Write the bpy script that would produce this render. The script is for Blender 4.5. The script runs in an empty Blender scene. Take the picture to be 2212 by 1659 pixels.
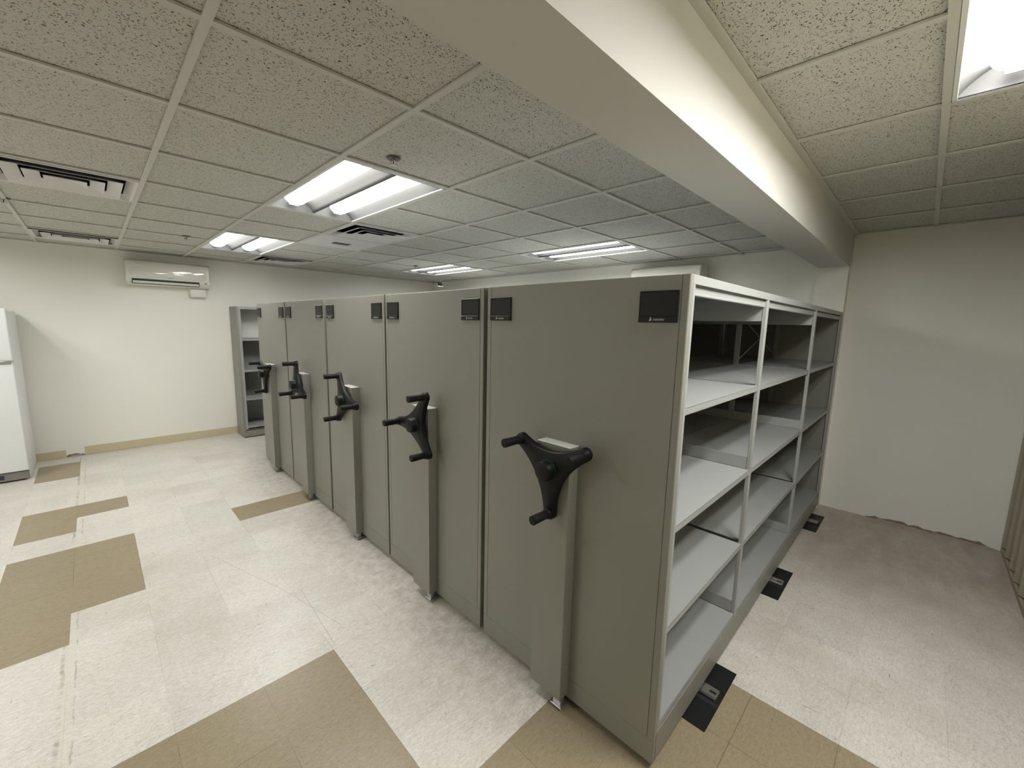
import bpy, bmesh, math, random
from mathutils import Vector, Matrix
random.seed(7)
sc = bpy.context.scene
COL = sc.collection

# ------------------------------------------------------------------ camera
F_PX, IMG_W = 894.608, 2212.0
YAW, PITCH, ROLL = 0.79141, -0.142113, 0.022349
fwd = Vector((math.cos(PITCH)*math.sin(YAW), math.cos(PITCH)*math.cos(YAW), math.sin(PITCH)))
rgt = Vector((math.cos(YAW), -math.sin(YAW), 0.0)); upv = rgt.cross(fwd)
r2 = rgt*math.cos(ROLL) + upv*math.sin(ROLL); u2 = -rgt*math.sin(ROLL) + upv*math.cos(ROLL)
cam_d = bpy.data.cameras.new('camera'); cam = bpy.data.objects.new('camera', cam_d); COL.objects.link(cam)
cam_d.sensor_fit = 'HORIZONTAL'; cam_d.sensor_width = 36.0; cam_d.lens = F_PX/IMG_W*36.0
cam_d.clip_start = 0.02; cam_d.clip_end = 60
cam.matrix_world = Matrix.Translation((-1.3017, -0.5283, 1.5994)) @ Matrix((r2, u2, -fwd)).transposed().to_4x4()
sc.camera = cam

# ------------------------------------------------------------------ world and exposure
w = bpy.data.worlds.new('world'); sc.world = w; w.use_nodes = True
w.node_tree.nodes['Background'].inputs[0].default_value = (0.8, 0.85, 0.8, 1)
w.node_tree.nodes['Background'].inputs[1].default_value = 0.0
sc.view_settings.view_transform = 'Standard'; sc.view_settings.look = 'None'
sc.view_settings.gamma = 1.0; sc.view_settings.use_curve_mapping = False
sc.view_settings.exposure = 0.82
TUBE_STRENGTH = 16.5                       # light of the fluorescent basket lamps
cy = sc.cycles
cy.max_bounces = 12; cy.diffuse_bounces = 8; cy.glossy_bounces = 4; cy.use_denoising = True
cy.caustics_reflective = False; cy.caustics_refractive = False; cy.sample_clamp_indirect = 4.0

# ------------------------------------------------------------------ dimensions (metres)
XB, YB, XL, YN = 3.359, 6.223, -3.70, -1.13     # right back wall, left back wall, hidden left wall, near wall
ZC, ZR = 2.350, 2.425                            # ceiling left of and right of the beam
S = 0.6096; SY = 0.613
GX, GY = -0.419, 1.480                           # ceiling grid origin
H = 1.767                                        # carriage height
WID = 0.924                                      # carriage width
STARTS = [0.0, 0.950, 1.891, 2.849, 3.798]
POSTS = [0.025, 0.895, 2.085, 3.225]
DEP = 3.25

# ------------------------------------------------------------------ helpers
def tag(o, label=None, cat=None, group=None, kind=None):
    if label: o['label'] = label
    if cat: o['category'] = cat
    if group: o['group'] = group
    if kind: o['kind'] = kind
    return o

def link(name, bm, mat, parent=None, smooth=False, mats=None):
    me = bpy.data.meshes.new(name); bm.normal_update(); bm.to_mesh(me); bm.free()
    for m in (mats or [mat]): me.materials.append(m)
    if smooth:
        for p in me.polygons: p.use_smooth = True
    o = bpy.data.objects.new(name, me); COL.objects.link(o)
    if parent: o.parent = parent
    return o

def empty(name, loc, label, cat, group=None):
    o = bpy.data.objects.new(name, None); COL.objects.link(o); o.location = loc
    o.empty_display_size = 0.1
    return tag(o, label, cat, group)

def box(bm, x0, x1, y0, y1, z0, z1, bev=0.0, seg=1, mi=0):
    vs = [bm.verts.new((x, y, z)) for x in (x0, x1) for y in (y0, y1) for z in (z0, z1)]
    fs = [(0,1,3,2),(4,6,7,5),(0,4,5,1),(2,3,7,6),(0,2,6,4),(1,5,7,3)]
    nf = [bm.faces.new([vs[i] for i in f]) for f in fs]
    for f in nf: f.material_index = mi
    if bev > 0:
        es = list({e for f in nf for e in f.edges})
        bmesh.ops.bevel(bm, geom=es, offset=bev, segments=seg, affect='EDGES', profile=0.6)
    return nf

def BX(name, mat, parent, *a, **k):
    bm = bmesh.new(); box(bm, *a, **k); return link(name, bm, mat, parent)

def prism(bm, pts, axis, a0, a1, mi=0):
    """closed polygon pts in the two other axes, extruded along axis from a0 to a1"""
    def P(p, t):
        if axis == 0: return (t, p[0], p[1])
        if axis == 1: return (p[0], t, p[1])
        return (p[0], p[1], t)
    A = [bm.verts.new(P(p, a0)) for p in pts]; B = [bm.verts.new(P(p, a1)) for p in pts]
    fs = [bm.faces.new(A), bm.faces.new(B[::-1])]
    n = len(pts)
    for i in range(n): fs.append(bm.faces.new((A[i], B[i], B[(i+1) % n], A[(i+1) % n])))
    for f in fs: f.material_index = mi
    bmesh.ops.recalc_face_normals(bm, faces=fs)
    return fs

def cyl(bm, c, axis, r, l0, l1, n=28, r1=None, bev=0.0):
    """cylinder round an axis: c is the centre, l0..l1 its reach along that axis"""
    r1 = r if r1 is None else r1
    st = [(l0, r), (l1, r1)]
    if bev: 
        s = 1 if l1 > l0 else -1
        st = [(l0, r), (l1 - s*bev, r1), (l1 - s*bev*0.3, r1 - bev*0.3), (l1, r1 - bev)]
    rings = []
    for l, rr in st:
        ring = []
        for i in range(n):
            a = 2*math.pi*i/n; u, v = rr*math.cos(a), rr*math.sin(a)
            p = [c[0], c[1], c[2]]; p[axis] += l
            p[(axis+1) % 3] += u; p[(axis+2) % 3] += v
            ring.append(bm.verts.new(p))
        rings.append(ring)
    fs = [bm.faces.new(rings[0]), bm.faces.new(rings[-1][::-1])]
    for a, b in zip(rings, rings[1:]):
        for i in range(n): fs.append(bm.faces.new((a[i], b[i], b[(i+1) % n], a[(i+1) % n])))
    bmesh.ops.recalc_face_normals(bm, faces=fs)
    return fs

def autosmooth(o, deg=35):
    bm = bmesh.new(); bm.from_mesh(o.data)
    for f in bm.faces: f.smooth = True
    for e in bm.edges:
        if len(e.link_faces) == 2 and e.calc_face_angle(0) > math.radians(deg): e.smooth = False
    bm.to_mesh(o.data); bm.free(); return o

# ------------------------------------------------------------------ materials
def new_mat(name):
    m = bpy.data.materials.new(name); m.use_nodes = True
    nt = m.node_tree; return m, nt, nt.nodes['Principled BSDF']
def N(nt, t, **k):
    n = nt.nodes.new(t)
    for a, b in k.items(): setattr(n, a, b)
    return n
def math_(nt, op, a, b=None, c=None, clamp=False):
    n = N(nt, 'ShaderNodeMath', operation=op); n.use_clamp = clamp
    for i, v in enumerate((a, b, c)):
        if v is None: continue
        if isinstance(v, (int, float)): n.inputs[i].default_value = v
        else: nt.links.new(v, n.inputs[i])
    return n.outputs[0]
def ramp(nt, v, a, b):
    n = N(nt, 'ShaderNodeMapRange'); n.clamp = True
    nt.links.new(v, n.inputs[0]); n.inputs[1].default_value = a; n.inputs[2].default_value = b
    return n.outputs[0]
def mixc(nt, f, a, b, mode='MIX'):
    n = N(nt, 'ShaderNodeMix', data_type='RGBA', blend_type=mode)
    if isinstance(f, (int, float)): n.inputs[0].default_value = f
    else: nt.links.new(f, n.inputs[0])
    for i, v in ((6, a), (7, b)):
        if isinstance(v, tuple): n.inputs[i].default_value = (*v, 1)
        else: nt.links.new(v, n.inputs[i])
    return n.outputs[2]
def coords(nt, scale=(1, 1, 1), rot=(0, 0, 0)):
    tc = N(nt, 'ShaderNodeTexCoord'); mp = N(nt, 'ShaderNodeMapping')
    mp.inputs['Scale'].default_value = scale; mp.inputs['Rotation'].default_value = rot
    nt.links.new(tc.outputs['Object'], mp.inputs[0]); return mp.outputs[0]
def noise(nt, vec, scale, detail=2, rough=0.5, dist=0.0):
    n = N(nt, 'ShaderNodeTexNoise'); n.inputs['Scale'].default_value = scale
    n.inputs['Detail'].default_value = detail; n.inputs['Roughness'].default_value = rough
    n.inputs['Distortion'].default_value = dist
    nt.links.new(vec, n.inputs['Vector']); return n.outputs[0]
def bump(nt, bsdf, h, strength, dist=0.001):
    b = N(nt, 'ShaderNodeBump'); b.inputs['Strength'].default_value = strength
    b.inputs['Distance'].default_value = dist
    nt.links.new(h, b.inputs['Height']); nt.links.new(b.outputs[0], bsdf.inputs['Normal'])

def paint(name, rgb, rough=0.5, var=0.03, bmp=0.15, nscale=300, spec=0.5, metallic=0.0, coat=0.0):
    m, nt, b = new_mat(name)
    v = coords(nt)
    c = mixc(nt, noise(nt, v, 3.0, 4), tuple(x*(1-var) for x in rgb), tuple(min(1, x*(1+var)) for x in rgb))
    nt.links.new(c, b.inputs['Base Color'])
    b.inputs['Roughness'].default_value = rough; b.inputs['Metallic'].default_value = metallic
    b.inputs['Specular IOR Level'].default_value = spec
    b.inputs['Coat Weight'].default_value = coat
    if bmp: bump(nt, b, noise(nt, v, nscale, 2), bmp, 0.0006)
    return m

M_WALL = paint('wall_paint', (0.81, 0.80, 0.745), 0.75, 0.015, 0.35, 160, 0.3)
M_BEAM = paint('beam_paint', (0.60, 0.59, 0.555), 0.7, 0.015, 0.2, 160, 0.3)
M_GREY = paint('grey_powder_coat', (0.24, 0.238, 0.207), 0.45, 0.02, 0.25, 700, 0.5)
M_SHELF = paint('grey_shelf_coat', (0.32, 0.33, 0.322), 0.42, 0.02, 0.2, 700, 0.5)
M_BLACK = paint('black_plastic', (0.0045, 0.0045, 0.0045), 0.45, 0.1, 0.15, 900, 0.22)
M_GRIP = paint('black_grip_rubber', (0.007, 0.0065, 0.0065), 0.6, 0.1, 0.4, 900, 0.25)
M_HOLD = paint('black_holder_plastic', (0.007, 0.007, 0.007), 0.35, 0.1, 0.05, 900, 0.25)
M_WIN = paint('dark_card_window', (0.010, 0.010, 0.010), 0.4, 0.15, 0.0, 900, 0.25)
M_GREEN = paint('green_ring', (0.01, 0.12, 0.035), 0.4, 0.0, 0.0)
M_LOGO = paint('logo_grey', (0.42, 0.42, 0.42), 0.5, 0.0, 0.0)
M_STEEL = paint('galvanised_steel', (0.45, 0.45, 0.44), 0.32, 0.15, 0.1, 200, 0.5, metallic=0.9)
M_RUBBER = paint('black_rubber_pad', (0.010, 0.0105, 0.010), 0.45, 0.5, 0.25, 60, 0.3)
M_REFL = paint('lamp_reflector_darkened', (0.075, 0.075, 0.073), 0.6, 0.01, 0.0)  # white reflectors, colour darkened to hold down the glare around the tubes
M_WHITE = paint('white_enamel', (0.76, 0.77, 0.75), 0.45, 0.01, 0.0)
M_TBAR = paint('ceiling_grid_paint', (0.58, 0.575, 0.53), 0.5, 0.02, 0.0)
M_TBAR2 = paint('ceiling_vent_enamel', (0.70, 0.69, 0.68), 0.5, 0.02, 0.0)
M_DARKDUCT = paint('duct_dark', (0.035, 0.037, 0.05), 0.8, 0.1, 0.0)
M_GRILLE = paint('grille_grey', (0.14, 0.14, 0.135), 0.6, 0.2, 0.0)
M_AC = paint('glossy_white_plastic', (0.70, 0.69, 0.64), 0.07, 0.005, 0.0, spec=0.6, coat=0.6)
M_ACB = paint('satin_white_plastic', (0.72, 0.71, 0.66), 0.35, 0.005, 0.0)
M_LCD = paint('grey_print', (0.22, 0.21, 0.2), 0.5, 0.0, 0.0)
M_FRIDGE = paint('fridge_white', (0.74, 0.76, 0.76), 0.38, 0.01, 0.5, 420, 0.5)
M_BASE = paint('tan_vinyl_base', (0.56, 0.49, 0.33), 0.45, 0.04, 0.1, 80)
M_DIRT = paint('crumbled_plaster', (0.25, 0.20, 0.15), 0.9, 0.5, 1.0, 40)
M_PALE = paint('pale_mortar', (0.42, 0.37, 0.31), 0.9, 0.3, 1.0, 60)
M_DOOR = paint('accordion_vinyl', (0.42, 0.39, 0.29), 0.5, 0.05, 0.1, 200)
M_ESC = paint('aged_brass_plate', (0.09, 0.055, 0.05), 0.35, 0.2, 0.0)
M_CAP = paint('pale_cap', (0.60, 0.61, 0.57), 0.45, 0.01, 0.0)
M_RED = paint('red_glass_bulb', (0.25, 0.03, 0.03), 0.2, 0.0, 0.0)
M_CHROME = paint('chrome', (0.6, 0.6, 0.6), 0.2, 0.0, 0.0, metallic=1.0)

def tube_mat(k=TUBE_STRENGTH):
    m = bpy.data.materials.new('lamp_diffuser'); m.use_nodes = True
    nt = m.node_tree; nt.nodes.clear()
    e = N(nt, 'ShaderNodeEmission'); o = N(nt, 'ShaderNodeOutputMaterial')
    e.inputs[0].default_value = (1.0, 0.995, 0.96, 1); e.inputs[1].default_value = k
    nt.links.new(e.outputs[0], o.inputs[0]); return m
M_TUBE = tube_mat(); M_TUBE_BOOST = tube_mat(TUBE_STRENGTH*1.9)

def ceiling_mat():
    m, nt, b = new_mat('ceiling_tile')
    v = coords(nt)
    # short pits: cells of a distorted voronoi, kept where a second noise is high
    wob = noise(nt, v, 30, 1)
    comb = N(nt, 'ShaderNodeVectorMath', operation='MULTIPLY_ADD')
    cc = N(nt, 'ShaderNodeTexNoise'); cc.inputs['Scale'].default_value = 70; cc.inputs['Detail'].default_value = 1
    nt.links.new(v, cc.inputs['Vector'])
    nt.links.new(cc.outputs['Color'], comb.inputs[0]); comb.inputs[1].default_value = (0.02, 0.02, 0.0)
    nt.links.new(v, comb.inputs[2])
    pits = None
    for rot, sc_ in ((0.5, (105, 165, 1)), (2.0, (115, 185, 1))):
        mp = N(nt, 'ShaderNodeMapping'); mp.inputs['Scale'].default_value = sc_
        mp.inputs['Rotation'].default_value = (0, 0, rot); nt.links.new(comb.outputs[0], mp.inputs[0])
        vo = N(nt, 'ShaderNodeTexVoronoi', voronoi_dimensions='2D'); vo.inputs['Scale'].default_value = 1.0
        vo.inputs['Randomness'].default_value = 1.0
        nt.links.new(mp.outputs[0], vo.inputs['Vector'])
        sep = N(nt, 'ShaderNodeSeparateColor'); nt.links.new(vo.outputs['Color'], sep.inputs[0])
        size = math_(nt, 'MULTIPLY_ADD', sep.outputs[0], 0.58, -0.27)
        d = math_(nt, 'SUBTRACT', size, vo.outputs['Distance'])
        k = ramp(nt, d, -0.02, 0.06)
        pits = k if pits is None else math_(nt, 'MAXIMUM', pits, k)
    fine = noise(nt, v, 420, 2)
    base = mixc(nt, ramp(nt, fine, 0.35, 0.65), (0.53, 0.525, 0.48), (0.63, 0.625, 0.58))
    col = mixc(nt, pits, base, (0.10, 0.095, 0.085))
    nt.links.new(col, b.inputs['Base Color']); b.inputs['Roughness'].default_value = 0.9
    b.inputs['Specular IOR Level'].default_value = 0.15
    h = math_(nt, 'MULTIPLY_ADD', pits, -1.0, math_(nt, 'MULTIPLY', fine, 0.25))
    bump(nt, b, h, 0.5, 0.0015)
    return m
M_CEIL = ceiling_mat()

T = 0.3048; FX, FY = -0.597, 1.359
def floor_mat(name, c_lo, c_hi, seam_col, seam_amt, brown):
    m, nt, b = new_mat(name)
    v = coords(nt); sx = N(nt, 'ShaderNodeSeparateXYZ'); nt.links.new(v, sx.inputs[0])
    X, Y = sx.outputs[0], sx.outputs[1]
    u = math_(nt, 'DIVIDE', math_(nt, 'SUBTRACT', X, FX), T); t = math_(nt, 'DIVIDE', math_(nt, 'SUBTRACT', Y, FY), T)
    iu, iv = math_(nt, 'FLOOR', u), math_(nt, 'FLOOR', t)
    def edge(q):
        f = math_(nt, 'FRACT', q); g = math_(nt, 'SUBTRACT', f, 0.5)
        return math_(nt, 'SUBTRACT', 0.5, math_(nt, 'ABSOLUTE', g))
    dm = math_(nt, 'MINIMUM', edge(u), edge(t))
    seam = math_(nt, 'SUBTRACT', 1.0, ramp(nt, dm, 0.002, 0.006))
    cv = N(nt, 'ShaderNodeCombineXYZ'); nt.links.new(iu, cv.inputs[0]); nt.links.new(iv, cv.inputs[1])
    wn = N(nt, 'ShaderNodeTexWhiteNoise', noise_dimensions='2D'); nt.links.new(cv.outputs[0], wn.inputs['Vector'])
    # mottled streaks
    m1 = N(nt, 'ShaderNodeMapping'); m1.inputs['Scale'].default_value = (1, 2.6, 1); m1.inputs['Rotation'].default_value = (0, 0, 0.5)
    nt.links.new(v, m1.inputs[0])
    n1 = noise(nt, m1.outputs[0], 38, 4, 0.6, 0.6)
    n2 = noise(nt, m1.outputs[0], 130, 3, 0.6)
    mot = math_(nt, 'ADD', math_(nt, 'MULTIPLY', n1, 0.55), math_(nt, 'MULTIPLY', n2, 0.45))
    col = mixc(nt, ramp(nt, mot, 0.36, 0.62), c_lo, c_hi)
    tint = math_(nt, 'MULTIPLY_ADD', wn.outputs['Value'], 0.10, 0.95)
    tn = N(nt, 'ShaderNodeCombineXYZ')
    for i in range(3): nt.links.new(tint, tn.inputs[i])
    col = mixc(nt, 1.0, col, tn.outputs[0], 'MULTIPLY')
    # warm and grey chips in the vinyl
    chip = ramp(nt, noise(nt, m1.outputs[0], 75, 3, 0.6, 0.5), 0.60, 0.68)
    col = mixc(nt, math_(nt, 'MULTIPLY', chip, 0.6), col, (c_lo[0]*0.55, c_lo[1]*0.54, c_lo[2]*0.50))
    # scuffs, short dark marks
    m2 = N(nt, 'ShaderNodeMapping'); m2.inputs['Scale'].default_value = (1, 4.5, 1); m2.inputs['Rotation'].default_value = (0, 0, 2.2)
    nt.links.new(v, m2.inputs[0])
    s1 = ramp(nt, noise(nt, m2.outputs[0], 17, 2, 0.6, 1.0), 0.67, 0.73)
    s1b = ramp(nt, noise(nt, v, 2.1, 2), 0.5, 0.62)
    sc_ = math_(nt, 'MULTIPLY', s1, s1b)
    m3 = N(nt, 'ShaderNodeMapping'); m3.inputs['Scale'].default_value = (3.4, 1, 1); m3.inputs['Rotation'].default_value = (0, 0, 0.3)
    nt.links.new(v, m3.inputs[0])
    s2 = math_(nt, 'MULTIPLY', ramp(nt, noise(nt, m3.outputs[0], 24, 1, 0.5, 0.8), 0.715, 0.76), ramp(nt, noise(nt, v, 3.3, 2), 0.52, 0.62))
    col = mixc(nt, math_(nt, 'MULTIPLY', math_(nt, 'MAXIMUM', sc_, s2), 0.65), col, (0.13, 0.10, 0.08))
    # marble-like veins
    vn = None
    for sc2, seed in ((7, 0.0), (15, 3.1)):
        q = noise(nt, m1.outputs[0], sc2, 5, 0.62, 1.4)
        r = math_(nt, 'SUBTRACT', 1.0, ramp(nt, math_(nt, 'ABSOLUTE', math_(nt, 'SUBTRACT', q, 0.5)), 0.0, 0.010))
        vn = r if vn is None else math_(nt, 'MAXIMUM', vn, r)
    vm = ramp(nt, noise(nt, v, 4.5, 3), 0.46, 0.60)
    col = mixc(nt, math_(nt, 'MULTIPLY', math_(nt, 'MULTIPLY', vn, vm), 0.40), col, (0.27, 0.22, 0.17))
    # broad grime
    gr = ramp(nt, noise(nt, v, 1.3, 5, 0.6), 0.48, 0.78)
    col = mixc(nt, math_(nt, 'MULTIPLY', gr, 0.38), col, (0.33, 0.27, 0.21))
    # grime along the kick line of the shelving and worn patches in front of it
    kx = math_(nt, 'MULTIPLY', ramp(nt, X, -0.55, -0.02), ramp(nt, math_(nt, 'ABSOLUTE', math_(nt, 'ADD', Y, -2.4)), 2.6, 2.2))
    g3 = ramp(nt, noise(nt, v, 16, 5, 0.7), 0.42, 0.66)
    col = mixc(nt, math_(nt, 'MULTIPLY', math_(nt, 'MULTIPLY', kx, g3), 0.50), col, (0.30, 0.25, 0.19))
    # dirt trodden into the aisle right of the shelving
    gx = math_(nt, 'MULTIPLY', ramp(nt, X, 1.2, 2.6), ramp(nt, math_(nt, 'ADD', Y, math_(nt, 'MULTIPLY', noise(nt, v, 2.0, 3), 0.2)), 0.25, 0.0))
    g2 = ramp(nt, noise(nt, m1.outputs[0], 4, 5, 0.65), 0.30, 0.62)
    col = mixc(nt, math_(nt, 'MULTIPLY', math_(nt, 'MULTIPLY', gx, math_(nt, 'MULTIPLY_ADD', g2, 0.4, 0.5)), 0.85), col, (0.30, 0.235, 0.19))
    # seams
    sv = ramp(nt, noise(nt, v, 2.7, 2), 0.40, 0.60)
    col = mixc(nt, math_(nt, 'MULTIPLY', math_(nt, 'MULTIPLY', seam, sv), seam_amt), col, seam_col)
    # old joint running away from the camera and a few cracks
    def seg(p0, p1, wdt, wob=0.004):
        d = Vector((p1[0]-p0[0], p1[1]-p0[1])); L = d.length; d /= L
        px = math_(nt, 'SUBTRACT', X, p0[0]); py = math_(nt, 'SUBTRACT', Y, p0[1])
        al = math_(nt, 'ADD', math_(nt, 'MULTIPLY', px, d.x), math_(nt, 'MULTIPLY', py, d.y))
        ac = math_(nt, 'ABSOLUTE', math_(nt, 'ADD', math_(nt, 'SUBTRACT', math_(nt, 'MULTIPLY', px, d.y), math_(nt, 'MULTIPLY', py, d.x)),
              math_(nt, 'MULTIPLY', math_(nt, 'SUBTRACT', noise(nt, v, 9, 2), 0.5), wob*10)))
        ins = math_(nt, 'MULTIPLY', math_(nt, 'GREATER_THAN', al, 0.0), math_(nt, 'LESS_THAN', al, L))
        return math_(nt, 'MULTIPLY', ins, math_(nt, 'SUBTRACT', 1.0, ramp(nt, ac, wdt*0.5, wdt*1.5)))
    jn = math_(nt, 'MULTIPLY', ramp(nt, noise(nt, v, 5, 4, 0.7), 0.42, 0.62), ramp(nt, noise(nt, v, 40, 3), 0.3, 0.5))
    if not brown:
        strip = seg((-1.508, 1.47), (-1.492, 6.1), 0.017, 0.0003)
        col = mixc(nt, math_(nt, 'MULTIPLY', strip, 0.30), col, (0.66, 0.62, 0.53))
        for off, wd_ in ((-0.021, 0.0065), (0.021, 0.003)):
            col = mixc(nt, math_(nt, 'MULTIPLY', math_(nt, 'MULTIPLY', seg((-1.508+off, 1.47), (-1.492+off, 6.1), wd_, 0.0016), jn), 0.62), col, (0.20, 0.165, 0.125))
        for a_, b_ in (((-0.86, 2.75), (-0.62, 2.0)), ((-0.62, 2.0), (-0.50, 1.50)), ((-0.55, 1.95), (-0.58, 1.40))):
            col = mixc(nt, math_(nt, 'MULTIPLY', seg(a_, b_, 0.0013, 0.001), 0.55), col, (0.25, 0.21, 0.17))
    else:
        for a_, b_ in (((-1.9, 2.20), (-1.53, 2.42)), ((-1.5, 3.30), (-1.22, 3.30))):
            col = mixc(nt, math_(nt, 'MULTIPLY', seg(a_, b_, 0.003, 0.0015), 0.5), col, (0.20, 0.16, 0.12))
    nt.links.new(col, b.inputs['Base Color'])
    rg = ramp(nt, noise(nt, v, 3.0, 4), 0.3, 0.7)
    nt.links.new(math_(nt, 'MULTIPLY_ADD', rg, 0.12, 0.28), b.inputs['Roughness'])
    b.inputs['Specular IOR Level'].default_value = 0.38
    hh = math_(nt, 'SUBTRACT', math_(nt, 'MULTIPLY', noise(nt, m1.outputs[0], 60, 3), 0.6), math_(nt, 'MULTIPLY', seam, 0.6))
    bump(nt, b, hh, 0.22, 0.0012)
    return m
M_FW = floor_mat('vinyl_tile_white', (0.54, 0.52, 0.47), (0.73, 0.71, 0.655), (0.33, 0.28, 0.22), 0.5, False)
M_FB = floor_mat('vinyl_tile_tan', (0.25, 0.205, 0.130), (0.345, 0.285, 0.190), (0.13, 0.095, 0.06), 0.9, True)

# ------------------------------------------------------------------ room shell
def struct(o, **k):
    return tag(o, kind='structure', **k)

def is_tan(i, j):
    if i < 0 and j < 0 and i > -12: return True
    if 0 <= i < 4 and j < -3: return True
    if 0 <= i < 2 and j == 6: return True
    return (i, j) in {(-1, 6), (-2, 6)} and False or (i, j) in {(0, 6), (1, 6), (-3, 9), (-4, 8), (-4, 9), (-3, 4), (-3, 5), (-3, 6), (-4, 3), (-4, 4), (-4, 5), (-4, 6), (-4, 13), (-4, 14)}
bm = bmesh.new()
i0, i1 = math.floor((XL-FX)/T), math.ceil((XB-FX)/T); j0, j1 = math.floor((YN-FY)/T), math.ceil((YB-FY)/T)
vg = {}
def fv(i, j):
    if (i, j) not in vg:
        vg[(i, j)] = bm.verts.new((min(max(FX+i*T, XL-0.1), XB+0.1), min(max(FY+j*T, YN-0.1), YB+0.1), 0))
    return vg[(i, j)]
for i in range(i0, i1+1):
    for j in range(j0, j1+1):
        try: f = bm.faces.new((fv(i, j), fv(i+1, j), fv(i+1, j+1), fv(i, j+1)))
        except ValueError: continue
        f.material_index = 1 if is_tan(i, j) else 0
bmesh.ops.dissolve_degenerate(bm, dist=1e-5, edges=bm.edges)
struct(link('floor', bm, None, mats=[M_FW, M_FB]))

YN2 = YN-0.045
def wall(name, *a): return struct(BX(name, M_WALL, None, *a))
wall('wall_left', XL-0.1, XB+0.1, YB, YB+0.1, 0, 2.6)
wall('wall_right', XB, XB+0.1, YN-0.1, YB, 0, 2.6)
wall('wall_side', XL-0.1, XL, YN-0.1, YB, 0, 2.6)
wall('wall_near', XL, XB, YN-0.2, YN-0.045, 0, 2.6)
# dropped beam crossing the room and its pilaster
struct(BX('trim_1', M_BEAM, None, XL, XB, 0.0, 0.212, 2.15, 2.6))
struct(BX('trim_2', M_WALL, None, 3.24, XB, 0.0, 0.222, 0, 2.15))

# ceilings: tile faces with the lamp and vent cells left open
LAMPS = [(GX, GY), (GX, GY+4*SY), (GX+4*S, GY), (GX+4*S, GY+4*SY), (GX-4*S, GY), (GX-4*S, GY+4*SY)]
VENTS = [(GX+S, GY+2*SY), (GX-2*S, GY+2*SY), (GX-2*S, GY+6*SY), (GX+S, GY+6*SY)]
PANEL = (GX+S, GY+3*SY)
def gc(x, y): return (round((x-GX)/S), round((y-GY)/SY))
holes = set()
for x, y in LAMPS:
    a, b_ = gc(x, y); holes |= {(a, b_), (a, b_+1)}
VENTS = [(GX+S, GY+2*SY), (GX-2*S, GY+2*SY), (GX-2*S, GY+6*SY+0.06), (GX+S, GY+6*SY+0.06)]
vent_cells = {(1, 2), (-2, 2), (-2, 6), (1, 6)}
bm = bmesh.new()
TZ = ZC+0.0095
ylines = [0.212] + [GY+k*SY for k in range(-2, 8) if 0.212 < GY+k*SY < YB-0.03] + [YB]
xlines = [XL] + [GX+k*S for k in range(-6, 8) if XL < GX+k*S < XB-0.03] + [XB]
for xa, xb in zip(xlines, xlines[1:]):
    for ya, yb in zip(ylines, ylines[1:]):
        c = (math.floor(((xa+xb)/2-GX)/S), math.floor(((ya+yb)/2-GY)/SY))
        if c in holes or c in vent_cells: continue
        box(bm, xa+0.001, xb-0.001, ya+0.001, yb-0.001, TZ, TZ+0.015)
struct(link('ceiling', bm, M_CEIL))
RX, RY = 0.962, -0.483
rx = [XL] + [RX+k*S for k in range(-7, 4) if XL < RX+k*S < XB-0.03] + [XB]
bm = bmesh.new()
RL = (RX-2*S, RY-S)            # lamp right of the beam
for xa, xb in zip(rx, rx[1:]):
    if not (RL[0]-0.01 < xa and xb < RX+0.01): box(bm, xa+.001, xb-.001, YN2, RY-.001, ZR+.0095, ZR+.022)
    box(bm, xa+.001, xb-.001, RY+.001, 0.0, ZR+.0095, ZR+.022)
struct(link('ceiling_right', bm, M_CEIL))
bm = bmesh.new(); box(bm, XL-.1, XB+.1, YN-.1, YB+.1, 2.6, 2.65)  # unseen plate added above both ceilings to block world light
struct(link('ceiling_light_block', bm, M_DARKDUCT))
def tbar_x(bm, y, x0, x1, z, w_=0.012): box(bm, x0, x1, y-w_, y+w_, z, z+0.0075)
def tbar_y(bm, x, y0, y1, z, w_=0.012): box(bm, x-w_, x+w_, y0, y1, z-0.0006, z+0.0068)
bm = bmesh.new()
def in_lamp_x(k):  # T-bars crossing a 2x4 lamp are broken there
    return k
for k in range(-2, 8):
    y = GY+k*SY
    if not 0.23 < y < YB-0.02: continue
    spans = [(XL, XB)]
    if k in (1, 5):
        spans = [(XL, GX-4*S), (GX-3*S, GX), (GX+S, GX+4*S), (GX+5*S, XB)]
    for a, b_ in spans: tbar_x(bm, y, a, b_, ZC)
for k in range(-6, 8):
    x = GX+k*S
    if XL+0.02 < x < XB-0.02: tbar_y(bm, x, 0.212, YB, ZC)
box(bm, XL, XB, YB-0.022, YB, ZC, ZC+.007); box(bm, XB-0.022, XB, 0.212, YB, ZC, ZC+.007); box(bm, XL, XB, 0.212, 0.232, ZC, ZC+.007)
struct(link('trim_3', bm, M_TBAR))
bm = bmesh.new()
tbar_x(bm, RY, XL, XB, ZR)
for x in rx[1:-1]:
    tbar_y(bm, x, RY, 0.0, ZR)
    if not (RL[0]+0.05 < x < RX-0.05): tbar_y(bm, x, YN2, RY, ZR)
box(bm, XL, XB, -0.028, 0.0, ZR, ZR+.007); box(bm, XL, XB, YN2, YN2+0.022, ZR, ZR+.007); box(bm, XB-.022, XB, YN2, 0, ZR, ZR+.007)
struct(link('trim_4', bm, M_TBAR))

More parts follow.
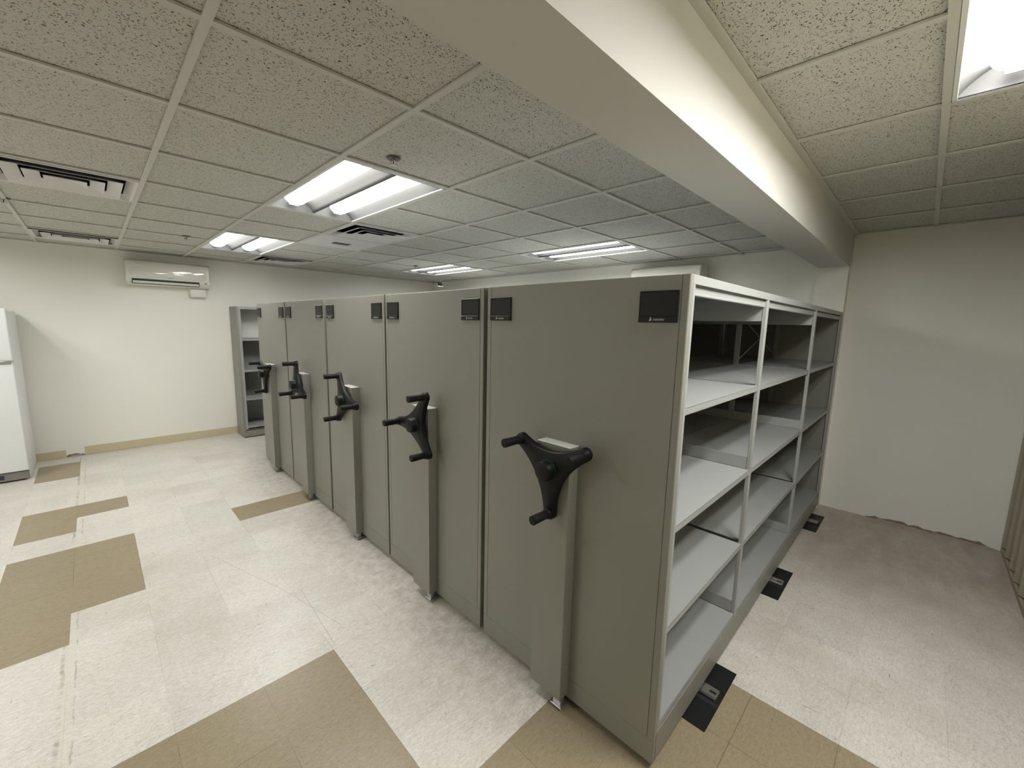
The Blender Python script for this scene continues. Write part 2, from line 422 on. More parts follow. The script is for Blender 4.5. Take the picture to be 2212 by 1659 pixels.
# baseboards
def jag(bm, ax, f, a0, a1, h, amp, th, seed, step=0.03, base=0.0):
    rnd = random.Random(seed); n = max(2, int((a1-a0)/step)); pts = [(a0, base)]
    for k in range(n+1):
        e = math.sin(math.pi*k/n)
        pts.append((a0+(a1-a0)*k/n, base+max(0.004, h*min(1, e*5)*rnd.uniform(0.45, 1.0))))
    pts.append((a1, base)); prism(bm, pts, ax, f, f+th)
bm = bmesh.new(); box(bm, -1.475, XB, YB-0.006, YB, 0, 0.098, 0.002); box(bm, -1.475, XB, YB-0.014, YB-.006, 0, 0.012, 0.003)
struct(link('baseboard_left', bm, M_BASE))
bm = bmesh.new(); box(bm, XL, -1.625, YB-0.006, YB, 0, 0.085, 0.002); box(bm, XL, -1.625, YB-0.014, YB-.006, 0, 0.012, 0.003)
struct(link('baseboard_side', bm, M_BASE))
bm = bmesh.new(); jag(bm, 1, YB-0.005, -1.63, -1.47, 0.04, 0.006, 0.005, 3, 0.02)
struct(link('trim_5', bm, M_DIRT))
bm = bmesh.new(); jag(bm, 1, YB-0.02, -1.60, -1.49, 0.02, 0.002, 0.012, 5, 0.02)
struct(link('trim_6', bm, M_PALE))
bm = bmesh.new(); jag(bm, 0, XB-0.004, -1.06, -0.33, 0.035, 0.008, 0.004, 11)
struct(link('trim_7', bm, M_DIRT))
bm = bmesh.new(); jag(bm, 0, XB-0.018, -1.10, -0.36, 0.016, 0.003, 0.012, 12)
struct(link('trim_8', bm, M_PALE))
struct(BX('baseboard_near', M_DOOR, None, -0.5, XB, YN2, YN+0.022, 0, 0.035))

# ------------------------------------------------------------------ ceiling lamps
def make_lamp():
    t = empty('ceiling_lamp', (0, 0, 0), 'x', 'ceiling light', None)
    W2, L = (S-0.026)/2, 2*SY-0.026
    bm = bmesh.new()                                            # housing: reflector profile swept along the lamp
    prof = []
    n = 40
    for k in range(n+1):
        u = -W2+0.012+(2*W2-0.024)*k/n; a = abs(u)
        z = 0.088*math.sin(math.pi*min(1, max(0, a/(W2-0.012))))**0.8+0.004
        prof.append((u, z))
    y0, y1 = -L/2+0.020, L/2-0.020
    A = [bm.verts.new((u, y0, z)) for u, z in prof]; B = [bm.verts.new((u, y1, z)) for u, z in prof]
    for i in range(n): bm.faces.new((A[i], A[i+1], B[i+1], B[i]))
    for f in bm.faces: f.smooth = True
    for row, y_, ye in ((A, y0, -L/2), (B, y1, L/2)):            # flat end plates and their ledges
        lo = [bm.verts.new((prof[0][0], y_, 0.0)), bm.verts.new((prof[-1][0], y_, 0.0))]
        bm.faces.new([lo[0]]+[bm.verts.new(v.co) for v in row]+[lo[1]])
        box(bm, -W2+.004, W2-.004, min(y_, ye), max(y_, ye), 0.001, 0.004)
    box(bm, -W2, W2, -L/2, L/2, 0.112, 0.12)
    for a in ((-W2, -W2+.004, -L/2, L/2), (W2-.004, W2, -L/2, L/2), (-W2, W2, -L/2, -L/2+.004), (-W2, W2, L/2-.004, L/2)): box(bm, *a, 0.0, 0.112)
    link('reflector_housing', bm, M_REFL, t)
    bm = bmesh.new()
    for a in ((-W2, -W2+.014, -L/2, L/2), (W2-.014, W2, -L/2, L/2), (-W2, W2, -L/2, -L/2+.014), (-W2, W2, L/2-.014, L/2)): box(bm, *a, -0.001, 0.004, 0.001)
    link('frame', bm, M_WHITE, t)
    for s in (-1, 1):
        bm = bmesh.new(); cx = s*0.148; ru, rz, cz = 0.065, 0.040, 0.058
        ys = [(-L/2+0.075, 0.55), (-L/2+0.082, 0.85), (-L/2+0.10, 1), (L/2-0.10, 1), (L/2-0.082, 0.85), (L/2-0.075, 0.55)]
        rings = []
        for y, k in ys:
            rings.append([bm.verts.new((cx+ru*k*math.cos(a), y, cz-rz*k*math.sin(a)*1.0)) for a in [math.pi*2*q/28 for q in range(28)]])
        for a, b_ in zip(rings, rings[1:]):
            for q in range(28): bm.faces.new((a[q], b_[q], b_[(q+1) % 28], a[(q+1) % 28]))
        bm.faces.new(rings[0]); bm.faces.new(rings[-1][::-1])
        bmesh.ops.recalc_face_normals(bm, faces=bm.faces)
        d = link('diffuser', bm, M_TUBE, t, smooth=True)
        for ye in (-L/2+0.075, L/2-0.075):
            bm = bmesh.new(); box(bm, cx-0.03, cx+0.03, ye-0.006, ye+0.006, 0.02, 0.075, 0.003); link('end_cap', bm, M_WHITE, d)
    return t
def clone(o, parent=None):
    c = o.copy(); COL.objects.link(c); c.parent = parent
    for ch in list(o.children):
        clone(ch, c)
    return c
lamp0 = make_lamp()
lamp_spec = [
    (LAMPS[0], 'recessed two-tube ceiling light, the large one with a sprinkler head beside it'),
    (LAMPS[1], 'recessed two-tube ceiling light nearest the wall air conditioner by the fridge wall'),
    (LAMPS[2], 'recessed two-tube ceiling light above the crank shelving, nearest the beam'),
    (LAMPS[3], 'smallest looking recessed ceiling light, near the far room corner'),
    (LAMPS[4], 'recessed ceiling light left outside the picture, level with the large one'),
    (LAMPS[5], 'recessed ceiling light left outside the picture, near the fridge')]
for k, ((x, y), lab) in enumerate(lamp_spec):
    o = lamp0 if k == 0 else clone(lamp0)
    o.location = (x+S/2, y+SY, ZC); tag(o, lab, 'ceiling light', 'recessed ceiling lights')
o = clone(lamp0); o.location = (RX-S, RY-S/2, ZR); o.rotation_euler = (0, 0, math.pi/2)
for ch in o.children:                       # same tubes, strength raised to brighten the area right of the beam
    if ch.name.startswith('diffuser'):
        ch.data = ch.data.copy(); ch.data.materials[0] = M_TUBE_BOOST
tag(o, 'recessed ceiling light cut by the upper right corner, right of the beam', 'ceiling light', 'recessed ceiling lights')

# ------------------------------------------------------------------ ceiling air diffusers
def make_vent():
    t = empty('ceiling_vent', (0, 0, 0), 'x', 'air vent')
    A = (S-0.026)/2
    bm = bmesh.new()
    def ring(bm, o0, z0, o1, z1):
        P = [bm.verts.new((sx*o0, sy*o0, z0)) for sx, sy in ((-1,-1),(1,-1),(1,1),(-1,1))]
        Q = [bm.verts.new((sx*o1, sy*o1, z1)) for sx, sy in ((-1,-1),(1,-1),(1,1),(-1,1))]
        for i in range(4): bm.faces.new((P[i], P[(i+1) % 4], Q[(i+1) % 4], Q[i]))
    ring(bm, A, -0.003, A-0.016, -0.003); ring(bm, A-0.016, -0.003, A-0.045, 0.030); ring(bm, A, -0.003, A, 0.0)
    link('frame', bm, M_TBAR2, t)
    for h in (0.228, 0.156, 0.084):
        bm = bmesh.new()
        ring(bm, h, -0.012, h-0.060, 0.010); ring(bm, h, -0.010, h-0.060, 0.012); ring(bm, h, -0.012, h, -0.010)
        if h < 0.1: ring(bm, h-0.060, 0.010, 0.001, 0.010)
        link('louver', bm, M_TBAR2, t)
    bm = bmesh.new()
    box(bm, -A, A, -A, A, 0.10, 0.11)
    for a in ((-A, -A+.003, -A, A), (A-.003, A, -A, A), (-A, A, -A, -A+.003), (-A, A, A-.003, A)): box(bm, *a, 0.002, 0.10)
    link('duct_box', bm, M_DARKDUCT, t)
    return t
v0 = make_vent()
vl = ['square louvered ceiling vent beside the large ceiling light, above the return panel',
      'large louvered ceiling vent cut by the left picture edge',
      'louvered ceiling vent close to the wall, left of the wall air conditioner',
      'louvered ceiling vent close to the wall, right of the far left ceiling light']
for k, (x, y) in enumerate(VENTS):
    o = v0 if k == 0 else clone(v0)
    o.location = (x+S/2, y+SY/2, ZC); tag(o, vl[k], 'air vent', 'square ceiling vents')
# strips of tile beside the two shifted vents
t = empty('ceiling_panel', (PANEL[0]+S/2, PANEL[1]+SY/2, ZC), 'flat white ceiling panel with a small dark grille behind the middle vent', 'ceiling panel')
bm = bmesh.new(); box(bm, -0.29, 0.29, -0.29, 0.29, -0.001, 0.006, 0.001); link('panel', bm, M_TBAR2, t)
bm = bmesh.new()
for k in range(7): box(bm, -0.08, 0.08, 0.035-0.03+k*0.014-.03, 0.035-0.021+k*0.014-.03, -0.004, -0.001)
link('grille', bm, M_GRILLE, t)

# ------------------------------------------------------------------ sprinkler heads
def make_sprinkler(bulb=True):
    t = empty('sprinkler_head', (0, 0, 0), 'x', 'sprinkler')
    bm = bmesh.new(); cyl(bm, (0, 0, 0), 2, 0.034, 0.0065, -0.003, 28, 0.030, 0.002); autosmooth(link('escutcheon', bm, M_ESC, t))
    bm = bmesh.new(); cyl(bm, (0, 0, 0), 2, 0.011, 0.0, -0.018, 16)
    for s in (-1, 1):
        prism(bm, [(s*0.010, -0.015), (s*0.016, -0.025), (s*0.013, -0.038), (s*0.003, -0.046), (s*0.001, -0.043), (s*0.010, -0.036), (s*0.012, -0.026), (s*0.006, -0.016)], 1, -0.003, 0.003)
    link('frame', bm, M_CHROME, t)
    bm = bmesh.new(); cyl(bm, (0, 0, 0), 2, 0.003, -0.018, -0.043, 10); link('bulb', bm, M_RED, t, smooth=True)
    bm = bmesh.new(); cyl(bm, (0, 0, 0), 2, 0.016, -0.046, -0.048, 20)
    for k in range(8):
        a = k*math.pi/4; box(bm, 0.016*math.cos(a)-.003, 0.016*math.cos(a)+.003, 0.016*math.sin(a)-.003, 0.016*math.sin(a)+.003, -0.048, -0.0465)
    link('deflector', bm, M_CHROME, t)
    t.scale = (1, 1, 0.6)
    return t
s0 = make_sprinkler()
for k, (x, y, z, lab) in enumerate([(-0.241, 1.331, ZC+.003, 'chrome and red sprinkler head beside the large ceiling light'),
                            (-0.600, 4.52, ZC+.003, 'small sprinkler head on the ceiling above the wall air conditioner'),
                            (-1.642, 3.92, ZC+.003, 'sprinkler head at the left picture edge between two vents'),
                            (1.842, 4.45, ZC+.003, 'tiny sprinkler head beside the farthest ceiling light')]):
    o = s0 if k == 0 else clone(s0)
    o.location = (x, y, z); tag(o, lab, 'sprinkler', 'ceiling sprinkler heads')

# small device on a thin rod
t = empty('hanging_device', (2.80, 5.23, ZC), 'small black and white device hanging on a thin rod below the farthest light', 'hanging device')
bm = bmesh.new(); cyl(bm, (0, 0, 0), 2, 0.004, 0.0, -0.09, 10); link('rod', bm, M_TBAR, t, smooth=True)
bm = bmesh.new(); box(bm, -0.035, -0.022, -0.01, 0.01, -0.125, -0.085); box(bm, 0.0, 0.012, -0.01, 0.01, -0.122, -0.085)
box(bm, -0.035, 0.03, -0.02, 0.02, -0.148, -0.122, 0.004); link('bracket', bm, M_BLACK, t)
bm = bmesh.new(); box(bm, -0.045, 0.045, -0.024, 0.024, -0.158, -0.146, 0.003)
o = link('cover', bm, M_WHITE, t); o['label'] = 'white cover strip'

# ------------------------------------------------------------------ crank wheel geometry (axis along -x, centre at origin)
def crank_outline(n_c=14, R=0.180, rt=0.0265):
    pts = []
    for k in range(3):
        a = k*2*math.pi/3; ca, sa = math.cos(a), math.sin(a)
        for q in range(9):                                   # rounded tip
            b_ = a-math.pi/2+math.pi*q/8
            pts.append((R*ca+rt*math.cos(b_), R*sa+rt*math.sin(b_)))
        p0 = Vector(pts[-1]); a2 = a+2*math.pi/3
        p3 = Vector((R*math.cos(a2)+rt*math.cos(a2-math.pi/2), R*math.sin(a2)+rt*math.sin(a2-math.pi/2)))
        am = a+math.pi/3; cvec = Vector((math.cos(am), math.sin(am)))
        p1 = p0-Vector((ca, sa))*0.112; p2 = p3-Vector((math.cos(a2), math.sin(a2)))*0.112
        p1 += cvec*0.004; p2 += cvec*0.004
        for q in range(1, n_c):
            s = q/n_c; pt = p0*(1-s)**3+p1*3*s*(1-s)**2+p2*3*s*s*(1-s)+p3*s**3
            pts.append((pt.x, pt.y))
    return pts
def crank_mesh():
    pts = crank_outline(); bm = bmesh.new()
    def dish(p, x):   # arms lean back a little towards their tips
        r = math.hypot(*p); return x + 0.010*min(1, r/0.18)
    loops = []
    for inset, x in ((0.0, 0.013), (0.0, -0.004), (0.0035, -0.010), (0.008, -0.0115)):
        L = []
        n = len(pts)
        for i in range(n):
            a = Vector(pts[i-1]); b_ = Vector(pts[(i+1) % n]); d = (b_-a).normalized(); nn = Vector((-d.y, d.x))
            p = Vector(pts[i])+nn*inset
            L.append(bm.verts.new((dish(p, x), p.x, p.y)))
        loops.append(L)
    n = len(pts)
    for A, B in zip(loops, loops[1:]):
        for i in range(n): bm.faces.new((A[i], A[(i+1) % n], B[(i+1) % n], B[i]))
    for L, rev in ((loops[0], True), (loops[-1], False)):
        c = bm.verts.new((sum(v.co.x for v in L)/n*0+ (0.013 if rev else -0.013), 0, 0))
        for i in range(n):
            bm.faces.new((L[(i+1) % n], L[i], c) if rev else (L[i], L[(i+1) % n], c))
    bmesh.ops.recalc_face_normals(bm, faces=bm.faces)
    cyl(bm, (0, 0, 0), 0, 0.050, 0.030, 0.005, 32)
    return bm
def make_crank(parent, loc):
    o = link('crank_wheel', crank_mesh(), M_BLACK, parent); autosmooth(o, 40); o.location = loc
    bm = bmesh.new(); cyl(bm, (0, 0, 0), 0, 0.0415, -0.010, -0.046, 36, 0.039, 0.009); autosmooth(link('hub_cap', bm, M_BLACK, o))
    bm = bmesh.new(); cyl(bm, (0, 0, 0), 0, 0.0420, -0.0105, -0.0135, 36); g = link('hub_ring', bm, M_GREEN, o, smooth=False); g['label'] = 'thin green ring behind the hub cap'
    for k in range(3):
        a = k*2*math.pi/3; c = (0, 0.180*math.cos(a), 0.180*math.sin(a))
        bm = bmesh.new(); cyl(bm, c, 0, 0.0215, 0.004, -0.014, 24, 0.020, 0.003)
        cyl(bm, c, 0, 0.0165, -0.012, -0.094, 24, 0.0185, 0.003); autosmooth(link('grip', bm, M_GRIP, o))
    return o

# ------------------------------------------------------------------ label holders with logo and lettering
def text_mesh(s, size, mat, name, parent, y, z, x, bold=0.0):
    cu = bpy.data.curves.new('txt', 'FONT'); cu.body = s; cu.size = size; cu.extrude = 0.0003; cu.offset = bold
    cu.align_x = 'LEFT'; cu.space_character = 1.08
    tmp = bpy.data.objects.new('txt', cu); COL.objects.link(tmp)
    dg = bpy.context.evaluated_depsgraph_get(); me = bpy.data.meshes.new_from_object(tmp.evaluated_get(dg))
    COL.objects.unlink(tmp); bpy.data.objects.remove(tmp)
    me.transform(Matrix(((0, 0, -1, 0), (-1, 0, 0, 0), (0, 1, 0, 0), (0, 0, 0, 1))))
    me.materials.clear(); me.materials.append(mat)
    o = bpy.data.objects.new(name, me); COL.objects.link(o); o.parent = parent; o.location = (x, y, z); return o
def holder(parent, y0, z0=1.617):
    W_, H_ = 0.131, 0.101
    bm = bmesh.new()
    box(bm, -0.005, -0.001, 0, W_, 0, H_, 0.001)
    box(bm, -0.0085, -0.0045, 0, W_, 0, 0.020, 0.0012)
    box(bm, -0.0075, -0.0045, 0, W_, H_-0.004, H_, 0.001)
    box(bm, -0.0065, -0.0045, 0, 0.003, 0, H_, 0.0008); box(bm, -0.0065, -0.0045, W_-0.003, W_, 0, H_, 0.0008)
    o = link('label_holder', bm, M_HOLD, parent); o.location = (0, y0, z0)
    bm = bmesh.new(); box(bm, -0.0056, -0.0048, 0.004, W_-0.004, 0.021, H_-0.005); link('card_window', bm, M_WIN, o)
    bm = bmesh.new()
    pts = [(0.0, 0.0135), (0.0012, 0.0128), (0.0024, 0.0085), (0.0046, 0.0036), (0.0030, 0.0038), (0.0018, 0.0022), (-0.0012, 0.0004),
           (-0.0042, 0.0000), (-0.0050, 0.0008), (-0.0046, 0.0030), (-0.0028, 0.0046), (-0.0020, 0.0085), (-0.0012, 0.0125)]
    prism(bm, [(-a, b_) for a, b_ in pts], 0, -0.0089, -0.0084)
    l = link('logo', bm, M_LOGO, o); l.location = (0, W_*0.665, 0.004)
    text_mesh('AURORA', 0.0088, M_LOGO, 'lettering', o, W_*0.595, 0.0062, -0.0087, 0.0002)
    return o

# ------------------------------------------------------------------ shelving carriage
LEVELS = [0.168, 0.548, 0.930, 1.342]
def tray(bm, x0, x1, y0, y1, z, lip=0.026, front=True):
    """shelf with folded edges; the front fold has a small return"""
    box(bm, x0, x1, y0, y1, z-0.003, z)
    box(bm, x0, x1, y0, y0+0.004, z-lip, z+0.0008, 0.001); box(bm, x0, x1, y1-0.004, y1, z-lip, z+0.0008, 0.001)
    box(bm, x0, x1, y0, y0+0.018, z-lip, z-lip+0.0025)
def make_carriage():
    t = empty('mobile_shelving_carriage', (0, 0, 0), 'x', 'mobile shelving')
    # end panel with its seams
    bm = bmesh.new()
    box(bm, 0.0, 0.022, 0, WID, 0.03, H)
    gp = 0.0012
    for a in ((0.0005, 0.024, 0.122+gp, H-0.001), (0.024+gp, WID-0.026-gp, 0.122+gp, H-0.001), (WID-0.026, WID-0.0005, 0.122+gp, H-0.001), (0.0005, WID-0.0005, 0.030, 0.122)):
        box(bm, -0.0035, 0.0, a[0], a[1], a[2], a[3], 0.0012)
    link('end_panel', bm, M_GREY, t)
    bm = bmesh.new(); box(bm, DEP-0.022, DEP, 0, WID, 0.03, H, 0.001); link('end_panel', bm, M_GREY, t)
    # canopy
    bm = bmesh.new(); box(bm, 0.0, DEP, 0.002, WID-0.002, H-0.018, H-0.001)
    for y0, y1 in ((0.0005, 0.004), (WID-0.004, WID-0.0005)): box(bm, 0.022, DEP-.022, y0, y1, H-0.030, H, 0.001)
    link('canopy', bm, M_SHELF, t)
    bm = bmesh.new()
    for s, y in ((1, 0.012), (-1, WID-0.016)):
        box(bm, 0.022, DEP-0.022, y, y+0.004, H-0.062, H-0.036, 0.001); box(bm, 0.022, DEP-0.022, y-0.002 if s > 0 else y-0.008, y+0.012 if s > 0 else y+0.006, H-0.064, H-0.055, 0.002)
    link('header_rail', bm, M_SHELF, t)
    # base with kick fascia
    bm = bmesh.new()
    box(bm, 0.02, DEP-.01, 0.004, WID-0.004, 0.085, 0.138)
    for y0, y1 in ((0.0, 0.004), (WID-0.004, WID)):
        box(bm, 0.018, DEP-0.001, y0, y1, 0.030, 0.142, 0.001)
    for y0, y1 in ((0.006, 0.010), (WID-0.010, WID-0.006)): box(bm, 0.022, DEP-.022, y0, y1, 0.138, 0.160, 0.001)
    link('base_frame', bm, M_GREY, t)
    # uprights
    for px in POSTS:
        xs = (px, px+0.018) if px < 0.1 else ((px-0.018, px) if px > 3.2 else (px-0.016, px+0.016))
        for ya, yb in ((0.001, 0.018), (0.444, 0.480), (WID-0.018, WID-0.001)):
            bm = bmesh.new()
            cxp = (xs[0]+xs[1])/2; mid = 0.1 < ya < 0.8
            box(bm, cxp-0.007 if mid else xs[0], cxp+0.007 if mid else xs[1], ya, yb, 0.14, H-0.02 if ya > 0.1 and ya < 0.8 else H-0.002, 0.0015)
            link('upright', bm, M_SHELF, t)
        if 0.5 < px < 3.0:                                   # side frame strips between the uprights
            for z0, z1 in ((0.168, 0.232), (0.930, 0.992), (1.640, 1.735)):
                for ya, yb in ((0.018, 0.444), (0.480, WID-0.018)):
                    link('side_strip', (lambda b_: (box(b_, px-0.014, px-0.011, ya, yb, z0, z1, 0.001), b_)[1])(bmesh.new()), M_SHELF, t)
    # shelves, front and rear of every bay
    for a, b_ in zip(POSTS, POSTS[1:]):
        x0, x1 = a+0.001, b_-0.001
        for z in LEVELS:
            for ya, yb in ((0.004, 0.458), (0.466, WID-0.004)):
                bm = bmesh.new()
                # notch round the uprights: the tray runs between them, its front edge in front
                tray(bm, x0 if a < .1 else x0+0.0155, x1 if b_ > 3.2 else x1-0.0155, ya, yb, z)
                link('shelf', bm, M_SHELF, t)
    # cross braces in the back of the far bay
    bm = bmesh.new()
    for (xa, za), (xb, zb) in (((2.11, 1.70), (3.20, 1.37)), ((2.11, 1.37), (3.20, 1.70))):
        d = Vector((xb-xa, 0, zb-za)).normalized(); nrm = Vector((-d.z, 0, d.x))*0.005
        for y in (0.459, ):
            q = [Vector((xa, y, za))+nrm, Vector((xb, y, zb))+nrm, Vector((xb, y, zb))-nrm, Vector((xa, y, za))-nrm]
            prism(bm, [(p.x, p.z) for p in q], 1, y, y+0.003)
    link('cross_brace', bm, M_STEEL, t)
    # drive housing
    bm = bmesh.new()
    prism(bm, [(0.379, 0.050), (0.545, 0.050), (0.545, 1.137), (0.379, 1.137)], 0, -0.0600, -0.0035)
    bmesh.ops.bevel(bm, geom=list(bm.edges), offset=0.0015, segments=1, affect='EDGES')
    h = link('drive_housing', bm, M_GREY, t)
    o = BX('top_cap', M_CAP, h, -0.0605, -0.0035, 0.3785, 0.5455, 1.1365, 1.1392, 0.0008); o['label'] = 'pale top cap'
    for z in (0.190, 0.930, 0.56):
        if z == 0.56: continue
        bm = bmesh.new(); cyl(bm, (-0.028, 0.3792, z), 1, 0.0035, 0.0, -0.0025, 14, 0.0025); o = link('screw', bm, M_STEEL, h, smooth=True)
    bm = bmesh.new(); box(bm, -0.045, -0.02, 0.385, 0.425, 0.016, 0.05); box(bm, -0.058, -0.004, 0.372, 0.43, 0.012, 0.016, 0.001)
    link('stabilizer_foot', bm, M_STEEL, t)
    make_crank(t, (-0.094, 0.452, 1.046))
    holder(t, 0.030).location.x = -0.0035; holder(t, 0.767).location.x = -0.0035
    # wheels on the three floor tracks
    for x in (0.49, 1.655, 2.86):
        for y in (0.14, WID-0.14):
            bm = bmesh.new(); cyl(bm, (x-0.014, y, 0.0568), 0, 0.040, 0.0, 0.028, 24); link('wheel', bm, M_STEEL, t, smooth=False)
    return t
car0 = make_carriage()
ANG = [29, -4, 66, 87, 33]
CL = ['nearest grey shelving carriage with its open shelves facing the right aisle',
      'second grey shelving carriage from the open shelves, crank with one arm to the left',
      'middle grey shelving carriage of the five, between two others on each side',
      'fourth grey shelving carriage from the open shelves, second from the far end',
      'farthest grey shelving carriage with crank, nearest the free-standing shelf unit']
for k, y in enumerate(STARTS):
    o = car0 if k == 0 else clone(car0)
    o.location = (0, y, 0); tag(o, CL[k], 'mobile shelving', 'mobile shelving carriages in a row')
    for ch in o.children:
        if ch.name.startswith('crank_wheel'): ch.rotation_euler = (math.radians(ANG[k]), 0, 0)

# floor tracks: rail, end stop and rubber pad
def make_track():
    t = empty('floor_track', (0, 0, 0), 'x', 'floor track')
    bm = bmesh.new(); box(bm, -0.200, 0.200, -0.082, 0.40, 0.0005, 0.004, 0.001)
    prism(bm, [(-0.055, 0.004), (-0.045, 0.010), (-0.038, 0.010), (-0.034, 0.004)], 1, -0.080, 0.40)
    prism(bm, [(0.055, 0.004), (0.045, 0.010), (0.038, 0.010), (0.034, 0.004)], 1, -0.080, 0.40)
    link('rubber_pad', bm, M_RUBBER, t)
    bm = bmesh.new(); box(bm, -0.032, 0.032, -0.060, 5.05, 0.004, 0.0068, 0.0008)
    for x in (-0.032, 0.028): box(bm, x, x+0.004, -0.060, 5.05, 0.004, 0.0155, 0.0008)
    box(bm, -0.012, 0.012, -0.03, 5.05, 0.0068, 0.0165, 0.001)
    link('rail', bm, M_STEEL, t)
    bm = bmesh.new()
    box(bm, -0.028, 0.028, -0.064, -0.056, 0.004, 0.017, 0.001); box(bm, -0.026, -0.008, -0.056, 0.0, 0.014, 0.018, 0.001); box(bm, 0.008, 0.026, -0.056, 0.0, 0.014, 0.018, 0.001)
    link('end_stop', bm, M_STEEL, t)
    return t
tr0 = make_track()
TL = ['nearest black floor pad with steel track end, by the corner of the open shelving',
      'middle of the three black floor pads with steel track end along the open shelving',
      'farthest of the three black floor pads with steel track end, near the right wall']
for k, x in enumerate((0.49, 1.655, 2.86)):
    o = tr0 if k == 0 else clone(tr0)
    o.location = (x, 0, 0); tag(o, TL[k], 'floor track', 'floor tracks under the shelving')

# ------------------------------------------------------------------ free-standing shelf unit at the far wall
def shelf_unit():
    X0, X1, Y0, Y1, HT = 0.035, 3.24, 5.85, 6.20, 1.755
    t = empty('shelf_unit', (X0, Y0, 0), 'grey free-standing metal shelf unit against the far wall behind the carriages', 'shelf unit')
    L, D = X1-X0, Y1-Y0
    for x in (0, L-0.022):
        bm = bmesh.new(); box(bm, x, x+0.022, 0, D, 0.012, HT, 0.0015)
        if x == 0:
            box(bm, -0.003, 0, 0.02, D-0.002, 0.122, HT-0.004, 0.001); box(bm, -0.003, 0, 0.001, D-0.002, 0.013, 0.119, 0.001); box(bm, -0.003, 0, 0.001, 0.0175, 0.122, HT-0.002, 0.001)
        link('side_panel', bm, M_GREY, t)
    bm = bmesh.new(); box(bm, 0.022, L-.022, D-0.006, D, 0.1, 1.335); link('back_panel', bm, M_SHELF, t)
    bm = bmesh.new(); box(bm, 0.0, L, 0.001, D, HT-0.016, HT+0.002, 0.001); box(bm, 0.022, L-.022, 0.0, 0.004, HT-0.032, HT, 0.001); link('top', bm, M_SHELF, t)
    bm = bmesh.new(); box(bm, 0.022, L-.022, 0.0, 0.006, 0.012, 0.115, 0.001); box(bm, 0.022, L-.022, 0.0, D, 0.10, 0.11); link('plinth', bm, M_GREY, t)
    for a, b_ in zip((0.022, 0.86, 2.05), (0.86, 2.05, L-0.022)):
        for z in (0.16, 0.540, 0.925, 1.34):
            bm = bmesh.new(); tray(bm, a+0.012, b_-0.012, 0.004, D-0.008, z, 0.03); link('shelf', bm, M_SHELF, t)
    for x in (0.022, 0.86-.014, 2.05-.014):
        bm = bmesh.new(); box(bm, x, x+0.028, 0.001, 0.03, 0.11, HT-0.02, 0.001); link('upright', bm, M_SHELF, t)
    return t
shelf_unit()

# ------------------------------------------------------------------ split air conditioners
def make_ac(name_rot, loc, label, remote):
    t = empty('air_conditioner', loc, label, 'air conditioner', None)
    t.rotation_euler = (0, 0, name_rot)
    W_, D_, Hh = 0.80, 0.205, 0.285     # local: x along the wall, back at y=0, front at y=-D_, z from 0 up
    prof = [(0, 0.0), (-0.10, 0.0), (-0.165, 0.020), (-0.195, 0.045), (-0.203, 0.080), (-0.203, 0.22), (-0.190, 0.262), (-0.160, 0.283), (0, 0.285)]
    bm = bmesh.new(); prism(bm, prof, 0, -W_/2+0.006, W_/2-0.006)
    bmesh.ops.bevel(bm, geom=[e for e in bm.edges if e.calc_face_angle(0) > 1.2], offset=0.006, segments=2, affect='EDGES')
    autosmooth(link('casing', bm, M_ACB, t), 30)
    bm = bmesh.new()                                  # glossy bowed front
    n = 24; rows = []
    pf = [(-0.204, 0.084), (-0.2065, 0.088), (-0.2085, 0.12), (-0.2095, 0.16), (-0.207, 0.20), (-0.200, 0.238), (-0.188, 0.268), (-0.170, 0.284), (-0.164, 0.280)]
    for k in range(n+1):
        u = -W_/2+W_*k/n; e = abs(2*k/n-1); dy = 0.010*(e**6)
        rows.append([bm.verts.new((u, y+dy, z)) for y, z in pf])
    for A, B in zip(rows, rows[1:]):
        for i in range(len(pf)-1): bm.faces.new((A[i], B[i], B[i+1], A[i+1]))
    for R_, s in ((rows[0], 1), (rows[-1], -1)):
        R2 = [bm.verts.new((v.co.x+s*0.008, -0.16, min(v.co.z, 0.275))) for v in R_]
        for i in range(len(pf)-1): bm.faces.new((R_[i], R_[i+1], R2[i+1], R2[i]) if s > 0 else (R_[i+1], R_[i], R2[i], R2[i+1]))
    bmesh.ops.recalc_face_normals(bm, faces=bm.faces)
    link('front_cover', bm, M_AC, t, smooth=True)
    bm = bmesh.new()
    prism(bm, [(-0.2060, 0.070), (-0.2010, 0.036), (-0.170, 0.014), (-0.165, 0.024), (-0.19, 0.042), (-0.196, 0.070)], 0, -0.345, 0.285)
    link('air_outlet', bm, M_DARKDUCT, t)
    bm = bmesh.new(); prism(bm, [(-0.2050, 0.046), (-0.2010, 0.0355), (-0.180, 0.021), (-0.178, 0.024), (-0.199, 0.038), (-0.2025, 0.047)], 0, -0.338, 0.278)
    link('louver', bm, M_ACB, t)
    bm = bmesh.new(); box(bm, -0.02, 0.03, -0.2105, -0.2075, 0.094, 0.099); link('badge', bm, M_LCD, t)
    bm = bmesh.new(); box(bm, 0.335, 0.362, -0.2050, -0.2035, 0.055, 0.067); link('indicator_window', bm, M_LCD, t)
    if remote:
        bm = bmesh.new(); box(bm, 0.20, 0.375, -0.075, -0.002, -0.110, 0.001, 0.018, 3); autosmooth(link('drain_cover', bm, M_ACB, t), 40)
    return t
make_ac(0.0, (-0.583, YB, 1.965), 'white wall air conditioner above the tan baseboard on the left far wall', True)
make_ac(-math.pi/2, (XB, 1.585, 1.985), 'white wall air conditioner just showing above the nearest shelving carriage', False)

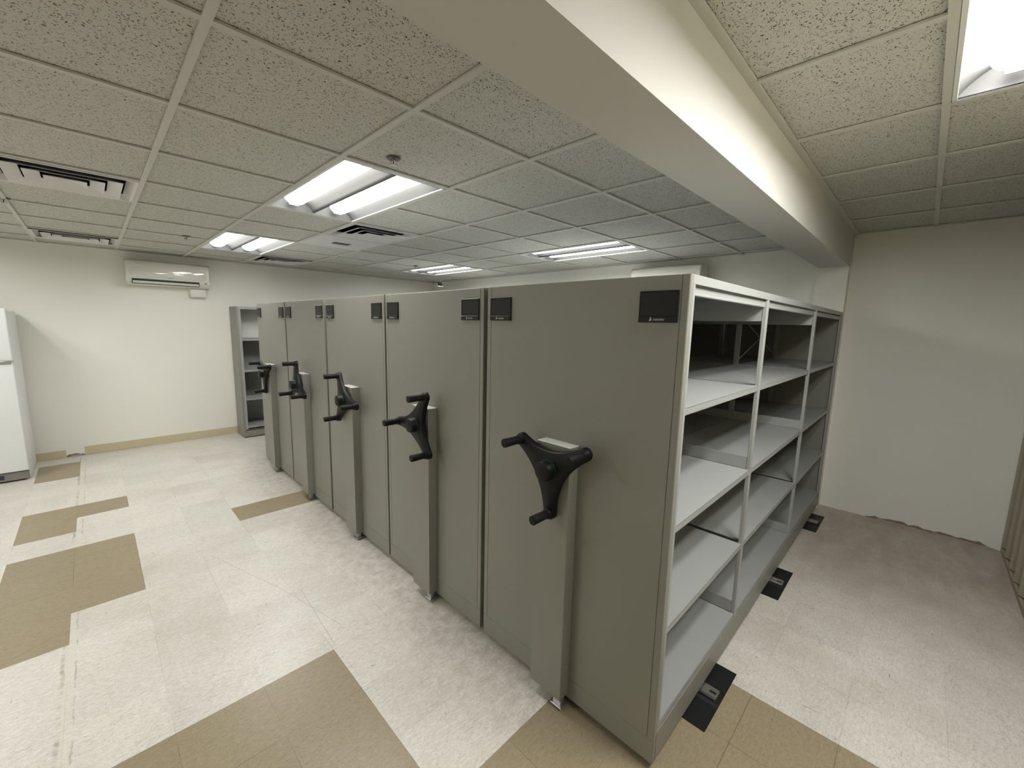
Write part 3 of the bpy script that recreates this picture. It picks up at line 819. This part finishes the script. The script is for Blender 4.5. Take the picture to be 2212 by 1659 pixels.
# ------------------------------------------------------------------ refrigerator
t = empty('refrigerator', (-2.215, 5.80, 0), 'white top-freezer refrigerator cut by the left picture edge', 'refrigerator')
RW = 0.37
bm = bmesh.new(); box(bm, -RW, RW, -0.235, 0.36, 0.02, 1.625, 0.006, 2); autosmooth(link('cabinet', bm, M_FRIDGE, t), 40)
for nm, z0, z1 in (('door', 0.10, 1.145), ('freezer_door', 1.155, 1.645)):
    bm = bmesh.new(); box(bm, -RW, RW, -0.305, -0.240, z0, z1, 0.014, 3); d = autosmooth(link(nm, bm, M_FRIDGE, t), 40)
    zz = 1.10 if nm == 'door' else 1.175
    bm = bmesh.new()
    if nm == 'door': box(bm, -RW+0.03, -RW+0.05, -0.345, -0.32, 0.62, 1.10, 0.006, 2)
    else: box(bm, -RW+0.03, -RW+0.05, -0.345, -0.32, 1.20, 1.50, 0.006, 2)
    link('handle', bm, M_FRIDGE, d)
bm = bmesh.new(); box(bm, RW-0.10, RW-0.012, -0.318, -0.300, 1.139, 1.161, 0.004, 2); o = autosmooth(link('hinge', bm, M_CHROME, t)); o['label'] = 'chrome hinge between the two doors'
bm = bmesh.new(); box(bm, -RW+.005, RW-.005, -0.285, -0.24, 0.015, 0.092, 0.008, 2); o = link('kick_grille', bm, M_LCD, t); o['label'] = 'dark grey kick grille'
bm = bmesh.new(); box(bm, -RW+.05, RW-.16, -0.289, -0.283, 0.035, 0.075, 0.003, 2); link('grille_slot', bm, M_DARKDUCT, o)
bm = bmesh.new()
for x in (-RW+.05, RW-.05):
    for y in (-0.22, 0.32): cyl(bm, (x, y, 0), 2, 0.018, 0.0, 0.022, 12)
link('foot', bm, M_BLACK, t)

# ------------------------------------------------------------------ pleated folding door on the near wall
t = empty('folding_door', (0, YN-0.042, 0), 'olive-beige pleated folding door at the right picture edge', 'folding door')
bm = bmesh.new(); x = 3.33; pts = []
k = 0
while x > -0.45:
    pts.append((x, 0.012 if k % 2 else 0.068)); x -= 0.10; k += 1
back = [(px, 0.006) for px, _ in reversed(pts)]
prism(bm, pts+back, 2, 0.045, ZR-0.03)
link('pleated_panel', bm, M_DOOR, t)
bm = bmesh.new(); box(bm, -0.5, XB-0.002, 0.0, 0.07, ZR-0.03, ZR-0.001, 0.002); link('top_track', bm, M_DOOR, t)
